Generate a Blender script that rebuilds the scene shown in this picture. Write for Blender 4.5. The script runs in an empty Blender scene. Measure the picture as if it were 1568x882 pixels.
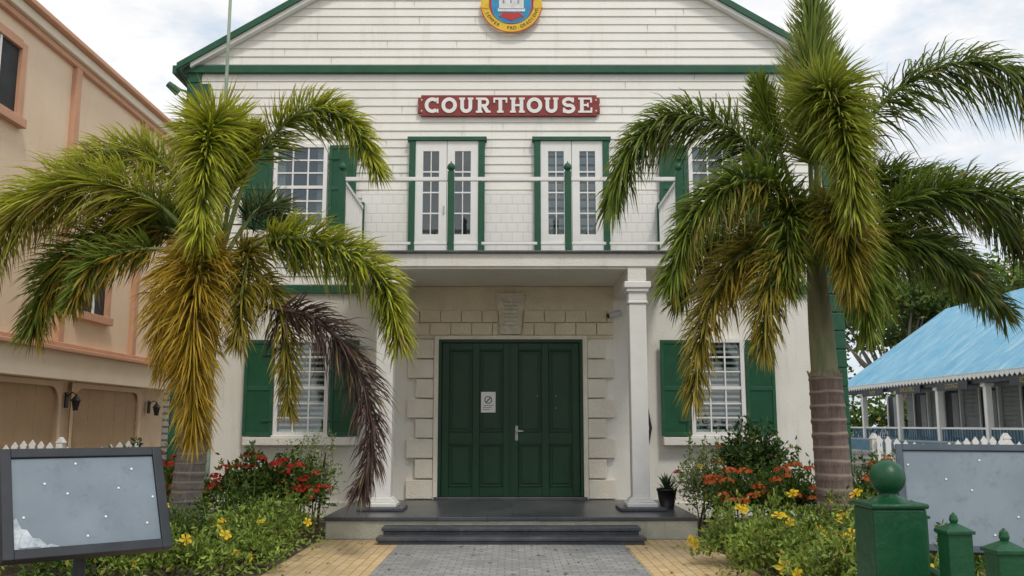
import bpy, math, random
from mathutils import Vector, Matrix, noise
R=random.Random(7)
H=1.38      # eye height (m)
DW=14.0     # facade plane
scene=bpy.context.scene
scene.view_settings.view_transform='Standard'
scene.view_settings.look='None'
scene.view_settings.exposure=0

# ---------------------------------------------------------------- materials
def newmat(name):
    m=bpy.data.materials.new(name); m.use_nodes=True
    nt=m.node_tree; b=nt.nodes['Principled BSDF']; return m,nt,b
def mixn(nt,a,b,fac):
    n=nt.nodes.new('ShaderNodeMix'); n.data_type='RGBA'
    for idx,v in ((6,a),(7,b)):
        if isinstance(v,tuple): n.inputs[idx].default_value=(*v,1) if len(v)==3 else v
        else: nt.links.new(v,n.inputs[idx])
    if isinstance(fac,(int,float)): n.inputs[0].default_value=fac
    else: nt.links.new(fac,n.inputs[0])
    return n.outputs[2]
def coord(nt,scale=(1,1,1),rot=(0,0,0)):
    tc=nt.nodes.new('ShaderNodeTexCoord'); mp=nt.nodes.new('ShaderNodeMapping')
    mp.inputs['Scale'].default_value=scale; mp.inputs['Rotation'].default_value=rot
    nt.links.new(tc.outputs['Object'],mp.inputs[0]); return mp.outputs[0]
def noisen(nt,vec,scale,detail=4,rough=.6,lo=.35,hi=.65):
    n=nt.nodes.new('ShaderNodeTexNoise'); n.inputs['Scale'].default_value=scale
    n.inputs['Detail'].default_value=detail; n.inputs['Roughness'].default_value=rough
    nt.links.new(vec,n.inputs['Vector'])
    r=nt.nodes.new('ShaderNodeMapRange'); r.inputs[1].default_value=lo; r.inputs[2].default_value=hi
    nt.links.new(n.outputs[0],r.inputs[0]); return r.outputs[0]
def bumpn(nt,b,h,strength=.3,dist=.01):
    n=nt.nodes.new('ShaderNodeBump'); n.inputs['Strength'].default_value=strength
    n.inputs['Distance'].default_value=dist
    nt.links.new(h,n.inputs['Height']); nt.links.new(n.outputs[0],b.inputs['Normal'])
def pmat(name,c1,c2,scale=3,rough=.6,bump=.2,bscale=40,streak=None,vs=(1,1,1),spec=.4):
    m,nt,b=newmat(name)
    v=coord(nt,vs)
    col=mixn(nt,c1,c2,noisen(nt,v,scale))
    if streak:
        v2=coord(nt,(3.5,3.5,.35))
        col=mixn(nt,col,streak,noisen(nt,v2,2.2,5,.65,.56,.85))
    nt.links.new(col,b.inputs['Base Color'])
    b.inputs['Roughness'].default_value=rough
    b.inputs['Specular IOR Level'].default_value=spec
    if bump>=.15: bumpn(nt,b,noisen(nt,v,bscale,2),bump,.008)
    return m
def brickmat(name,c1,c2,mort,bw,bh,rot=(0,0,0),rough=.7,bump=.6,msize=.012,grime=(.1,.09,.08),spec=.3):
    m,nt,b=newmat(name)
    v=coord(nt,(1,1,1),rot)
    br=nt.nodes.new('ShaderNodeTexBrick')
    nt.links.new(v,br.inputs['Vector'])
    br.inputs['Color1'].default_value=(*c1,1); br.inputs['Color2'].default_value=(*c2,1); br.inputs['Mortar'].default_value=(*mort,1)
    br.inputs['Scale'].default_value=1; br.inputs['Brick Width'].default_value=bw; br.inputs['Row Height'].default_value=bh
    br.inputs['Mortar Size'].default_value=msize; br.inputs['Mortar Smooth'].default_value=.3
    col=mixn(nt,br.outputs['Color'],grime,noisen(nt,v,1.3,6,.7,.45,.85))
    nt.links.new(col,b.inputs['Base Color']); b.inputs['Roughness'].default_value=rough
    b.inputs['Specular IOR Level'].default_value=spec
    inv=nt.nodes.new('ShaderNodeMath'); inv.operation='SUBTRACT'; inv.inputs[0].default_value=1
    nt.links.new(br.outputs['Fac'],inv.inputs[1]); bumpn(nt,b,inv.outputs[0],bump,.01)
    return m
def leafmat(name,rough=.5,trans=.3):
    m,nt,b=newmat(name)
    a=nt.nodes.new('ShaderNodeAttribute'); a.attribute_name='Col'
    nt.links.new(a.outputs['Color'],b.inputs['Base Color'])
    b.inputs['Roughness'].default_value=rough; b.inputs['Specular IOR Level'].default_value=.35
    t=nt.nodes.new('ShaderNodeBsdfTranslucent'); nt.links.new(a.outputs['Color'],t.inputs[0])
    mx=nt.nodes.new('ShaderNodeMixShader'); mx.inputs[0].default_value=trans
    nt.links.new(b.outputs[0],mx.inputs[1]); nt.links.new(t.outputs[0],mx.inputs[2])
    nt.links.new(mx.outputs[0],nt.nodes['Material Output'].inputs[0]); return m

M={}
M['siding']=pmat('white_siding',(.84,.82,.765),(.79,.765,.70),1.5,.55,.15,30,streak=(.66,.635,.55))
M['stucco']=pmat('white_stucco',(.84,.815,.75),(.79,.76,.68),1.2,.8,.35,60,streak=(.66,.62,.53))
M['cream']=pmat('cream_stone',(.78,.69,.52),(.70,.61,.45),4,.85,.5,50)
M['quoin']=pmat('quoin_paint',(.82,.77,.66),(.74,.68,.56),3,.8,.4,50)
M['white']=pmat('white_trim',(.84,.83,.80),(.79,.78,.74),6,.45,.08,30)
M['green']=pmat('green_paint',(.007,.070,.028),(.010,.090,.038),5,.45,.1,60)
M['gtrim']=pmat('green_trim',(.012,.080,.040),(.02,.105,.052),6,.5,.15,50)
M['door']=pmat('green_door',(.003,.036,.011),(.005,.047,.015),3,.42,.08,60,streak=(.007,.046,.018))
M['tile']=brickmat('dark_tile',(.055,.06,.068),(.075,.08,.09),(.03,.03,.033),.6,.6,rough=.32,bump=.3,msize=.006,grime=(.13,.13,.13),spec=.5)
M['step']=pmat('dark_step',(.05,.055,.065),(.085,.09,.10),3,.35,.2,40,streak=(.16,.16,.16),spec=.5)
M['pale']=pmat('pale_concrete',(.60,.58,.48),(.46,.45,.36),3,.85,.4,40,streak=(.26,.28,.19))
M['greypave']=brickmat('grey_pavers',(.27,.27,.265),(.37,.37,.36),(.20,.195,.185),.14,.10,rough=.9,msize=.007,bump=.4,grime=(.22,.215,.20),spec=.15)
M['tanpave']=brickmat('tan_pavers',(.58,.41,.20),(.68,.51,.29),(.34,.27,.17),.2,.1,rot=(0,0,math.pi/2),rough=.9,msize=.007,bump=.4,grime=(.34,.27,.17),spec=.15)
M['soil']=pmat('soil',(.06,.045,.03),(.11,.085,.055),4,.95,.8,25)
M['ground']=pmat('ground_mat',(.22,.21,.18),(.28,.27,.23),.4,.95,.4,10)
M['sign']=pmat('sign_red',(.22,.035,.03),(.27,.05,.045),6,.6,.2,40)
M['black']=pmat('black_metal',(.012,.013,.015),(.02,.02,.022),6,.4,.1,60)
M['frame']=pmat('frame_metal',(.014,.018,.024),(.025,.03,.038),6,.5,.1,60)
M['metal']=pmat('steel',(.5,.5,.5),(.4,.4,.4),6,.3,0)
M['pole']=pmat('pole_paint',(.30,.36,.28),(.2,.27,.2),6,.5,0)
M['dark']=pmat('dark_interior',(.02,.022,.025),(.035,.038,.04),2,.7,0)
M['curtain']=pmat('curtain',(.38,.39,.37),(.25,.27,.26),5,.9,.2,12,vs=(6,6,.4))
M['joint']=pmat('board_joint',(.5,.49,.45),(.4,.39,.36),5,.9,0)
M['peach']=pmat('peach_stucco',(.84,.66,.48),(.80,.62,.44),1.0,.85,.4,50,streak=(.74,.57,.42))
M['terra']=pmat('terracotta_trim',(.64,.36,.23),(.58,.32,.20),3,.8,.3,50)
M['pcream']=pmat('cream_fascia',(.83,.73,.58),(.78,.68,.53),2,.8,.2,40)
M['garage']=pmat('garage_door_paint',(.56,.40,.25),(.50,.355,.22),2,.6,.1,40)
M['greyw']=pmat('grey_boards',(.42,.43,.42),(.33,.34,.34),3,.7,.2,40)
M['blue']=pmat('blue_paint',(.10,.22,.32),(.07,.17,.26),4,.6,.1,40)
M['yellow']=pmat('gold_paint',(.78,.52,.03),(.66,.42,.03),8,.5,.1,40)
M['sgold']=pmat('signwriting',(.45,.36,.15),(.38,.30,.12),8,.6,0)
M['red']=pmat('red_paint',(.55,.03,.03),(.45,.03,.03),8,.5,.1,40)
M['navy']=pmat('crest_blue',(.03,.30,.52),(.03,.24,.45),8,.5,.1,40)
M['stone']=pmat('castle_white',(.78,.79,.79),(.6,.6,.6),14,.6,.2,40)
M['plaque']=pmat('plaque_stone',(.74,.68,.56),(.56,.51,.41),9,.8,.5,30)
M['carve']=pmat('carved_line',(.46,.42,.33),(.38,.34,.27),9,.8,0)
M['paper']=pmat('paper',(.82,.82,.80),(.78,.78,.76),8,.8,0)
M['peel']=pmat('peeled_film',(.55,.60,.63),(.26,.31,.35),16,.5,.5,20)
M['petiole']=pmat('petiole_green',(.14,.20,.04),(.22,.25,.07),8,.5,0)
M['deadstem']=pmat('dead_stem',(.12,.07,.04),(.07,.045,.03),8,.8,0)
M['leaf']=leafmat('palm_leaf',.5,.35)
M['shrubleaf']=leafmat('shrub_leaf',.5,.25)
M['flower']=leafmat('flower_petal',.6,.3)
m,nt,b=newmat('sign_glass'); v=coord(nt)
c=mixn(nt,(.165,.205,.24),(.215,.26,.30),noisen(nt,v,2.2,6,.6)); c=mixn(nt,c,(.12,.155,.185),noisen(nt,v,9,6,.75,.54,.8))
nt.links.new(c,b.inputs['Base Color']); b.inputs['Roughness'].default_value=.5; b.inputs['Specular IOR Level'].default_value=.25
M['panel']=m
m,nt,b=newmat('window_glass')
g=nt.nodes.new('ShaderNodeBsdfGlossy'); g.inputs['Roughness'].default_value=.03
t=nt.nodes.new('ShaderNodeBsdfTransparent'); t.inputs[0].default_value=(.75,.8,.8,1)
mx=nt.nodes.new('ShaderNodeMixShader'); mx.inputs[0].default_value=.10
nt.links.new(t.outputs[0],mx.inputs[1]); nt.links.new(g.outputs[0],mx.inputs[2]); nt.links.new(mx.outputs[0],nt.nodes['Material Output'].inputs[0]); M['glass']=m
M['emboss']=brickmat('embossed_panels',(.83,.815,.77),(.84,.825,.78),(.77,.755,.70),.17,.15,rot=(math.pi/2,0,0),rough=.6,bump=.5,msize=.012,grime=(.75,.73,.67))
m,nt,b=newmat('blue_roof'); v=coord(nt)
c=mixn(nt,(.12,.38,.58),(.22,.50,.68),noisen(nt,v,1.2,5,.7)); c=mixn(nt,c,(.50,.66,.73),noisen(nt,coord(nt,(.6,3,.6)),1.6,6,.75,.50,.72))
nt.links.new(c,b.inputs['Base Color']); b.inputs['Roughness'].default_value=.6
w=nt.nodes.new('ShaderNodeTexWave'); w.bands_direction='Y'; w.inputs['Scale'].default_value=2.2; nt.links.new(v,w.inputs[0]); bumpn(nt,b,w.outputs[1],.7,.04); M['blueroof']=m
def trunkmat(name,c1,c2,ringcol,freq):
    m,nt,b=newmat(name); v=coord(nt)
    c=mixn(nt,c1,c2,noisen(nt,coord(nt,(9,9,1.5)),2.5,6,.7))
    w=nt.nodes.new('ShaderNodeTexWave'); w.bands_direction='Z'; w.inputs['Scale'].default_value=freq
    w.inputs['Distortion'].default_value=1.2; w.inputs['Detail'].default_value=2; nt.links.new(v,w.inputs[0])
    r=nt.nodes.new('ShaderNodeMapRange'); r.inputs[1].default_value=.86; r.inputs[2].default_value=1; nt.links.new(w.outputs[1],r.inputs[0])
    c=mixn(nt,c,ringcol,r.outputs[0]); nt.links.new(c,b.inputs['Base Color']); b.inputs['Roughness'].default_value=.85
    bumpn(nt,b,noisen(nt,coord(nt,(30,30,3)),3,5),.6,.01); return m
M['trunkg']=trunkmat('trunk_grey',(.28,.235,.20),(.17,.14,.12),(.37,.32,.27),3.1)
M['trunkb']=trunkmat('trunk_brown',(.23,.165,.14),(.12,.085,.07),(.33,.26,.21),2.3)
M['shaft']=pmat('crownshaft',(.17,.20,.09),(.28,.26,.15),3,.6,.2,30,vs=(4,4,1),streak=(.13,.09,.045))
M['husk']=pmat('husk',(.34,.30,.21),(.22,.18,.12),6,.8,.5,30,vs=(4,4,1))

# ---------------------------------------------------------------- mesh helpers
class MB:
    def __init__(s): s.v=[]; s.f=[]; s.m=[]; s.mats=[]; s.c=None
    def mi(s,k):
        if k not in s.mats: s.mats.append(k)
        return s.mats.index(k)
    def face(s,pts,k):
        n=len(s.v); s.v+= [tuple(p) for p in pts]; s.f.append(tuple(range(n,n+len(pts)))); s.m.append(s.mi(k))
    def box(s,x0,x1,y0,y1,z0,z1,k,M4=None):
        n=len(s.v); P=[(x0,y0,z0),(x1,y0,z0),(x1,y1,z0),(x0,y1,z0),(x0,y0,z1),(x1,y0,z1),(x1,y1,z1),(x0,y1,z1)]
        if M4: P=[tuple(M4@Vector(p)) for p in P]
        s.v+=P
        for f in ((0,3,2,1),(4,5,6,7),(0,1,5,4),(1,2,6,5),(2,3,7,6),(3,0,4,7)):
            s.f.append(tuple(n+i for i in f)); s.m.append(s.mi(k))
    def prism(s,poly,y0,y1,k,M4=None):   # poly in (x,z), extruded along y
        n=len(s.v); N=len(poly)
        P=[(x,y0,z) for x,z in poly]+[(x,y1,z) for x,z in poly]
        if M4: P=[tuple(M4@Vector(p)) for p in P]
        s.v+=P; mi=s.mi(k)
        s.f.append(tuple(n+i for i in range(N))); s.m.append(mi)
        s.f.append(tuple(n+N+i for i in reversed(range(N)))); s.m.append(mi)
        for i in range(N):
            j=(i+1)%N; s.f.append((n+j,n+i,n+N+i,n+N+j)); s.m.append(mi)
    def tube(s,pts,rad,k,seg=12,cap=True):
        pts=[Vector(p) for p in pts]; n=len(s.v); mi=s.mi(k)
        for i,p in enumerate(pts):
            T=(pts[min(i+1,len(pts)-1)]-pts[max(i-1,0)]).normalized()
            a=T.cross(Vector((0,1,.01)) if abs(T.y)<.9 else Vector((1,0,0))).normalized(); b_=T.cross(a)
            r=rad[i] if isinstance(rad,(list,tuple)) else rad
            for j in range(seg):
                an=2*math.pi*j/seg; s.v.append(tuple(p+(a*math.cos(an)+b_*math.sin(an))*r))
        for i in range(len(pts)-1):
            for j in range(seg):
                q=(j+1)%seg; s.f.append((n+i*seg+j,n+i*seg+q,n+(i+1)*seg+q,n+(i+1)*seg+j)); s.m.append(mi)
        if cap:
            s.f.append(tuple(n+j for j in range(seg))); s.m.append(mi)
            s.f.append(tuple(n+(len(pts)-1)*seg+j for j in reversed(range(seg)))); s.m.append(mi)
    def lathe(s,prof,cx,cy,k,seg=24):
        s.tube([(cx,cy,z) for r,z in prof],[max(r,.001) for r,z in prof],k,seg)
def make(mb,name,parent=None,smooth=False,bevel=0):
    me=bpy.data.meshes.new(name); me.from_pydata(mb.v,[],mb.f)
    for k in mb.mats: me.materials.append(M[k])
    me.polygons.foreach_set('material_index',mb.m)
    if smooth: me.polygons.foreach_set('use_smooth',[True]*len(me.polygons))
    if mb.c is not None:
        a=me.color_attributes.new('Col','FLOAT_COLOR','POINT'); fl=[]
        for c in mb.c: fl+= [c[0],c[1],c[2],1]
        a.data.foreach_set('color',fl)
    me.update()
    ob=bpy.data.objects.new(name,me); scene.collection.objects.link(ob)
    if parent: ob.parent=parent
    if bevel:
        bv=ob.modifiers.new('bevel','BEVEL'); bv.width=bevel; bv.segments=2; bv.limit_method='ANGLE'
    return ob
def empty(name):
    e=bpy.data.objects.new(name,None); scene.collection.objects.link(e); return e

# ---------------------------------------------------------------- ground
mb=MB(); mb.face([(-300,-60,0),(300,-60,0),(300,500,0),(-300,500,0)],'ground'); make(mb,'ground')
mb=MB()
mb.face([(-9,4.2,.006),(-2.32,4.2,.006),(-2.32,13.98,.006),(-9,13.98,.006)],'soil')
mb.face([(2.3,4.2,.006),(9,4.2,.006),(9,13.98,.006),(2.3,13.98,.006)],'soil'); make(mb,'garden_bed_soil')
mb=MB(); mb.face([(-1.31,-3,.010),(1.28,-3,.010),(1.28,10.84,.010),(-1.31,10.84,.010)],'greypave'); make(mb,'stone_path')
mb=MB(); mb.face([(-2.31,-3,.008),(-1.315,-3,.008),(-1.315,11.3,.008),(-2.31,11.3,.008)],'tanpave')
mb.face([(1.285,-3,.008),(2.29,-3,.008),(2.29,11.3,.008),(1.285,11.3,.008)],'tanpave'); make(mb,'brick_paving')

# ---------------------------------------------------------------- courthouse
CH=empty('courthouse'); XC=-.04; XL,XR=-5.18,5.10
APEX=10.17; SL=.605
def hw(z): return min(5.14,(APEX-z)/SL)
ZM=H+2.03
mb=MB()
mb.box(XL,XR,DW,26,0,ZM,'stucco')
mb.box(XL,XR,DW,26,ZM+.001,7.0,'siding')
mb.prism([(XL,7.0),(XR,7.0),(XC,APEX-.03)],DW,26,'siding')
mb.box(XL-.02,XR+.02,DW-.05,DW-.001,0,.22,'stucco')
make(mb,'walls',CH)
mb=MB(); z=ZM+.12; p=.138
while z<APEX-.15:
    w0=hw(z)-.01; w1=hw(min(z+p,APEX-.02))-.01
    if w1<.05: break
    j=R.uniform(-.003,.003)
    mb.face([(XC-w0,DW-.023+j,z),(XC+w0,DW-.023+j,z),(XC+w1,DW-.006,z+p),(XC-w1,DW-.006,z+p)],'siding')
    mb.face([(XC-w0,DW-.004,z),(XC+w0,DW-.004,z),(XC+w0,DW-.023+j,z),(XC-w0,DW-.023+j,z)],'siding')
    for k in range(2):
        xj=XC+R.uniform(-.9,.9)*w1; 
        mb.box(xj,xj+.003,DW-.025,DW-.008,z+.01,z+p-.01,'joint')
    z+=p
make(mb,'clapboards',CH)
mb=MB(); mb.box(-2.36,2.32,DW-.045,DW-.001,H+2.31,5.0,'emboss'); make(mb,'embossed_wall_panels',CH)
mb=MB()
z=.25; i=0
while z<6.85:
    w=.34 if i%2==0 else .19
    h=.265
    mb.box(XL-.03,XL+w,DW-.055,DW+.25,z,z+h,'gtrim'); mb.box(XR-w,XR+.03,DW-.055,DW+.25,z,z+h,'gtrim')
    z+=.285; i+=1
mb.box(XL-.028,XL+.10,DW-.04,DW+.2,.23,6.9,'gtrim'); mb.box(XR-.10,XR+.028,DW-.04,DW+.2,.23,6.9,'gtrim')
make(mb,'corner_quoins',CH,bevel=.008)
mb=MB()
mb.box(XL-.09,XR+.09,DW-.09,DW-.001,H+5.58,H+5.70,'gtrim')
mb.box(XL+.1,-2.40,DW-.07,DW-.001,ZM-.02,ZM+.10,'gtrim'); mb.box(2.36,XR-.1,DW-.07,DW-.001,ZM-.02,ZM+.10,'gtrim')
make(mb,'trim_bands',CH,bevel=.006)
mb=MB()
for s in (-1,1):
    ex=XC+s*5.27; ez=APEX-SL*5.27
    mb.prism([(XC,APEX+.02),(ex,ez+.02),(ex,ez+.10),(XC,APEX+.12)],DW-.16,26.2,'greyw')
make(mb,'roof',CH)
mb=MB()
for s in (-1,1):
    ex=XC+s*5.30; ez=APEX-SL*5.30
    mb.prism([(XC,APEX+.01),(ex,ez+.01),(ex,ez+.115),(XC,APEX+.135)],DW-.20,DW-.165,'gtrim')
    mb.prism([(XC,APEX-.06),(XC+s*5.1,APEX-SL*5.1-.06),(XC+s*5.1,APEX-SL*5.1+.015),(XC,APEX+.015)],DW-.155,DW-.035,'white')
    mb.box(min(ex,ex+s*.06),max(ex,ex+s*.06),DW-.20,26.2,ez-.06,ez+.07,'gtrim')
make(mb,'rake_boards',CH)

def window(name,cx,z0,z1,w,blinds,shL=True,shR=True,sh=.43):
    y=DW; x0,x1=cx-w/2,cx+w/2
    mb=MB()
    mb.box(x0-.002,x1+.002,y-.05,y-.03,z0,z1,'dark')
    if blinds:
        z=z0+.03
        while z<z1-.04:
            mb.box(x0+.02,x1-.02,y-.068,y-.060,z,z+.038,'white'); z+=.085
    else:
        mb.box(x0+.0,x0+.12,y-.064,y-.056,z0,z1,'curtain'); mb.box(x1-.10,x1,y-.064,y-.056,z0,z1,'curtain')
    mb.box(x0,x1,y-.078,y-.074,z0,z1,'glass')
    f=.06
    mb.box(x0-f,x0,y-.115,y-.02,z0-.02,z1+f,'white'); mb.box(x1,x1+f,y-.115,y-.02,z0-.02,z1+f,'white')
    mb.box(x0-.001,x1+.001,y-.113,y-.02,z1,z1+f,'white'); mb.box(x0-.001,x1+.001,y-.113,y-.02,z0-.02,z0+.03,'white')
    zm=(z0+z1)/2; mb.box(x0,x1,y-.105,y-.082,zm-.025,zm+.025,'white')
    for i in (1,2): 
        xx=x0+w*i/3; mb.box(xx-.012,xx+.012,y-.098,y-.08,z0+.03,z1,'white')
    for a,b in ((z0+.03,zm-.025),(zm+.025,z1)):
        for i in (1,2):
            zz=a+(b-a)*i/3; mb.box(x0,x1,y-.096,y-.0801,zz-.012,zz+.012,'white')
    make(mb,name,CH,bevel=.004)
    mb=MB()
    mb.box(x0-.5,x1+.5,y-.16,y-.001,z0-.17,z0-.05,'stucco'); mb.box(x0-.08,x1+.08,y-.14,y-.02,z0-.049,z0-.021,'white')
    make(mb,name+'_sill',CH,bevel=.01)
    mb=MB()
    for s,on in ((-1,shL),(1,shR)):
        if not on: continue
        a=(x0-f-.03-sh) if s<0 else (x1+f+.03); b=a+sh; t=.05
        tilt=R.uniform(.02,.05)
        T=Matrix.Translation((a if s>0 else b,y-.06,0))@Matrix.Rotation(-s*tilt*2.5,4,'Z')@Matrix.Translation((-(a if s>0 else b),-(y-.06),0))
        mb.box(a,a+t,y-.10,y-.06,z0-.03,z1+.04,'gtrim',T); mb.box(b-t,b,y-.10,y-.06,z0-.03,z1+.04,'gtrim',T)
        for zz in (z0-.03,(z0+z1)/2-.04,z1-.02): mb.box(a+t,b-t,y-.099,y-.061,zz,zz+.06,'gtrim',T)
        mb.box(a+t,b-t,y-.088,y-.07,z0+.03,z1-.02,'green',T)
        for zz in (z0+.18,z1-.2):
            mb.box(a-.01 if s>0 else b-.16,a+.16 if s>0 else b+.01,y-.108,y-.1005,zz,zz+.03,'green',T)
    make(mb,name+'_shutters',CH,bevel=.004)
window('window_ground_right',3.13,1.24,2.62,.70,True)
window('window_ground_left',-3.20,1.24,2.62,.70,True)
window('window_upper_left',-3.33,H+3.04,H+4.33,.72,False)
window('window_upper_right',3.20,H+3.04,H+4.33,.72,False)

def bdoor(name,x0,x1,z0,z1,strips):
    y=DW; mb=MB(); f=.10
    mb.box(x0,x0+f,y-.12,y-.01,z0,z1,'gtrim'); mb.box(x1-f,x1,y-.12,y-.01,z0,z1,'gtrim'); mb.box(x0-.03,x1+.03,y-.14,y-.01,z1,z1+.06,'gtrim')
    a,b=x0+f,x1-f; mb.box(a,b,y-.055,y-.046,z0,z1,'dark')
    m_=(a+b)/2
    for l,r in ((a,m_-.004),(m_+.004,b)):
        st=.12; g0=z0+.62; g1=z1-.17
        mb.box(l,l+st,y-.10,y-.056,z0,z1-.003,'white'); mb.box(r-st,r,y-.10,y-.056,z0,z1-.003,'white')
        mb.box(l+st,r-st,y-.099,y-.056,g1,z1-.003,'white'); mb.box(l+st,r-st,y-.099,y-.056,z0,g0,'white')
        mb.box(l+st+.03,r-st-.03,y-.108,y-.0995,z0+.12,g0-.12,'white')
        if strips:  # horizontal curtain strips behind the glass
            zz=g0+.02
            while zz<g1-.05: mb.box(l+st,r-st,y-.07,y-.064,zz,zz+.10,'curtain'); zz+=.14
        mb.box(l+st,r-st,y-.078,y-.074,g0,g1,'glass')
        for i in range(1,4):
            zz=g0+(g1-g0)*i/4; mb.box(l+st,r-st,y-.094,y-.08,zz-.012,zz+.012,'white')
        xx=(l+r)/2; mb.box(xx-.008,xx+.008,y-.093,y-.0801,g0,g1,'white')
    mb.box(m_-.05,m_-.03,y-.13,y-.10,z0+.95,z0+1.07,'metal')
    make(mb,name,CH,bevel=.005)
bdoor('balcony_door_left',-1.62,-.43,H+2.31,H+4.44,False)
bdoor('balcony_door_right',.35,1.53,H+2.31,H+4.44,True)

YB=12.16; D0,D1=H+2.12,H+2.30
mb=MB()
mb.box(-2.38,2.34,YB,DW-.06,D0,D1,'stucco')
mb.box(-2.42,2.38,YB-.05,DW-.061,D1,D1+.035,'step')
for a,b in ((-1.83,-1.58),(1.57,1.82)): mb.box(a,b,YB+.02,DW-.02,D0-.20,D0-.001,'stucco')
mb.box(-1.579,1.569,YB+.03,YB+.20,D0-.03,D0-.001,'stucco')
make(mb,'balcony_deck',CH,bevel=.008)
for nm,cx in (('portico_column_left',-1.71),('portico_column_right',1.70)):
    mb=MB(); cy=YB+.17; p0=.266
    mb.box(cx-.30,cx+.30,cy-.30,cy+.30,p0,p0+.045,'step')
    mb.box(cx-.20,cx+.20,cy-.20,cy+.20,p0+.045,p0+.10,'white')
    mb.prism([(cx-.185,p0+.10),(cx+.185,p0+.10),(cx+.125,p0+.17),(cx-.125,p0+.17)],cy-.15,cy+.15,'white')
    mb.box(cx-.115,cx+.115,cy-.115,cy+.115,p0+.17,D0-.50,'white')
    mb.box(cx-.135,cx+.135,cy-.135,cy+.135,D0-.50,D0-.46,'white')
    mb.box(cx-.122,cx+.122,cy-.122,cy+.122,D0-.46,D0-.34,'white')
    mb.box(cx-.15,cx+.15,cy-.15,cy+.15,D0-.34,D0-.29,'white')
    mb.box(cx-.18,cx+.18,cy-.17,cy+.18,D0-.29,D0-.201,'white')
    make(mb,nm,CH,bevel=.012)
mb=MB()
zr=H+.2762*YB; zb=H+.2010*YB
mb.box(-2.36,2.32,YB+.03,YB+.075,zr-.035,zr+.02,'white')
mb.box(-2.36,2.32,YB+.03,YB+.07,zb-.018,zb+.022,'white')
for sx in (-2.34,2.30):
    mb.box(sx-.02,sx+.02,YB+.08,DW-.06,zr-.035,zr+.02,'white'); mb.box(sx-.018,sx+.018,YB+.08,DW-.06,zb-.02,zb+.02,'white')
    for i in range(12):
        yy=YB+.18+i*.135; mb.box(sx-.012,sx+.012,yy-.012,yy+.012,zb,zr-.03,'white')
make(mb,'balcony_rails',CH,bevel=.005)
mb=MB()
for px in (-2.34,-.84,.77,2.30):
    mb.box(px-.045,px+.045,YB+.005,YB+.095,D1+.035,zr+.10,'gtrim')
    mb.lathe([(.02,zr+.10),(.03,zr+.11),(.052,zr+.14),(.056,zr+.165),(.045,zr+.20),(.012,zr+.225),(.004,zr+.25)],px,YB+.05,'gtrim',14)
for px in (-1.36,-.44,.37,1.31):
    mb.box(px-.022,px+.022,YB+.01,YB+.05,D1+.036,zr-.036,'gtrim')
for px in (-2.34,2.30): mb.box(px-.03,px+.03,DW-.13,DW-.062,D1+.035,zr+.08,'gtrim')
make(mb,'balcony_posts',CH,bevel=.004)

mb=MB(); PT=.266
mb.box(-2.27,2.26,11.38,DW-.051,0,PT-.045,'pale')
mb.box(-2.30,2.29,11.35,DW-.051,PT-.045,PT,'tile')
mb.box(-1.52,1.50,11.06,11.379,0,.135,'step'); mb.box(-1.54,1.52,11.03,11.349,.135,.178,'step')
mb.box(-1.55,1.53,10.82,11.06,0,.050,'step'); mb.box(-1.57,1.55,10.79,11.029,.050,.092,'step')
make(mb,'porch_steps',CH,bevel=.008)

mb=MB(); dx0,dx1=-1.12,1.08; dz0,dz1=PT+.02,H+1.29; y=DW
mb.box(dx0-.07,dx0,y-.10,y+.0,PT,dz1+.06,'quoin'); mb.box(dx1,dx1+.07,y-.10,y+.0,PT,dz1+.06,'quoin'); mb.box(dx0,dx1,y-.10,y,dz1,dz1+.06,'quoin')
mb.box(dx0-.05,dx1+.05,y-.14,y-.001,PT,PT+.045,'step')
make(mb,'door_frame',CH,bevel=.006)
mb=MB()
mb.box(dx0,dx1,y-.04,y-.002,dz0,dz1,'door')
mid=(dx0+dx1)/2
def ring(mb,a,b,c,d,w,y0,y1,k):
    mb.box(a,a+w,y0,y1,c,d,k); mb.box(b-w,b,y0,y1,c,d,k); mb.box(a+w,b-w,y0,y1,c,c+w,k); mb.box(a+w,b-w,y0,y1,d-w,d,k)
mb.box(dx0+.001,dx0+.05,y-.095,y-.041,dz0+.03,dz1-.001,'door'); mb.box(dx1-.05,dx1-.001,y-.095,y-.041,dz0+.03,dz1-.001,'door'); mb.box(dx0+.05,dx1-.05,y-.095,y-.041,dz1-.05,dz1-.001,'door')
for l,r in ((dx0+.055,mid-.006),(mid+.006,dx1-.055)):
    st=.11; zz=[dz0+.03,dz0+.17,dz0+.80,dz0+.98,dz1-.16,dz1-.055]
    cm=(l+r)/2
    for a in (l,cm-.055,r-st): mb.box(a,a+st,y-.066,y-.040,zz[0],zz[5],'door')
    for a,b in ((l+st,cm-.055),(cm+.055,r-st)):
        for c,d in ((zz[0],zz[1]),(zz[2],zz[3]),(zz[4],zz[5])): mb.box(a,b,y-.065,y-.040,c,d,'door')
        for c,d in ((zz[1],zz[2]),(zz[3],zz[4])):
            ring(mb,a+.002,b-.002,c+.002,d-.002,.018,y-.075,y-.041,'door')
            mb.prism([(a+.05,c+.05),(b-.05,c+.05),(b-.05,d-.05),(a+.05,d-.05)],y-.056,y-.0405,'door')
mb.box(mid-.018,mid+.018,y-.078,y-.0665,zz[0],zz[5],'door')
make(mb,'entrance_door',CH,bevel=.006)
mb=MB(); hx=mid+.09
mb.box(hx-.022,hx+.022,y-.078,y-.0665,1.14,1.36,'metal'); mb.box(hx-.012,hx+.10,y-.12,y-.10,1.27,1.295,'metal'); mb.box(hx-.012,hx+.012,y-.11,y-.07,1.27,1.295,'metal')
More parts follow.
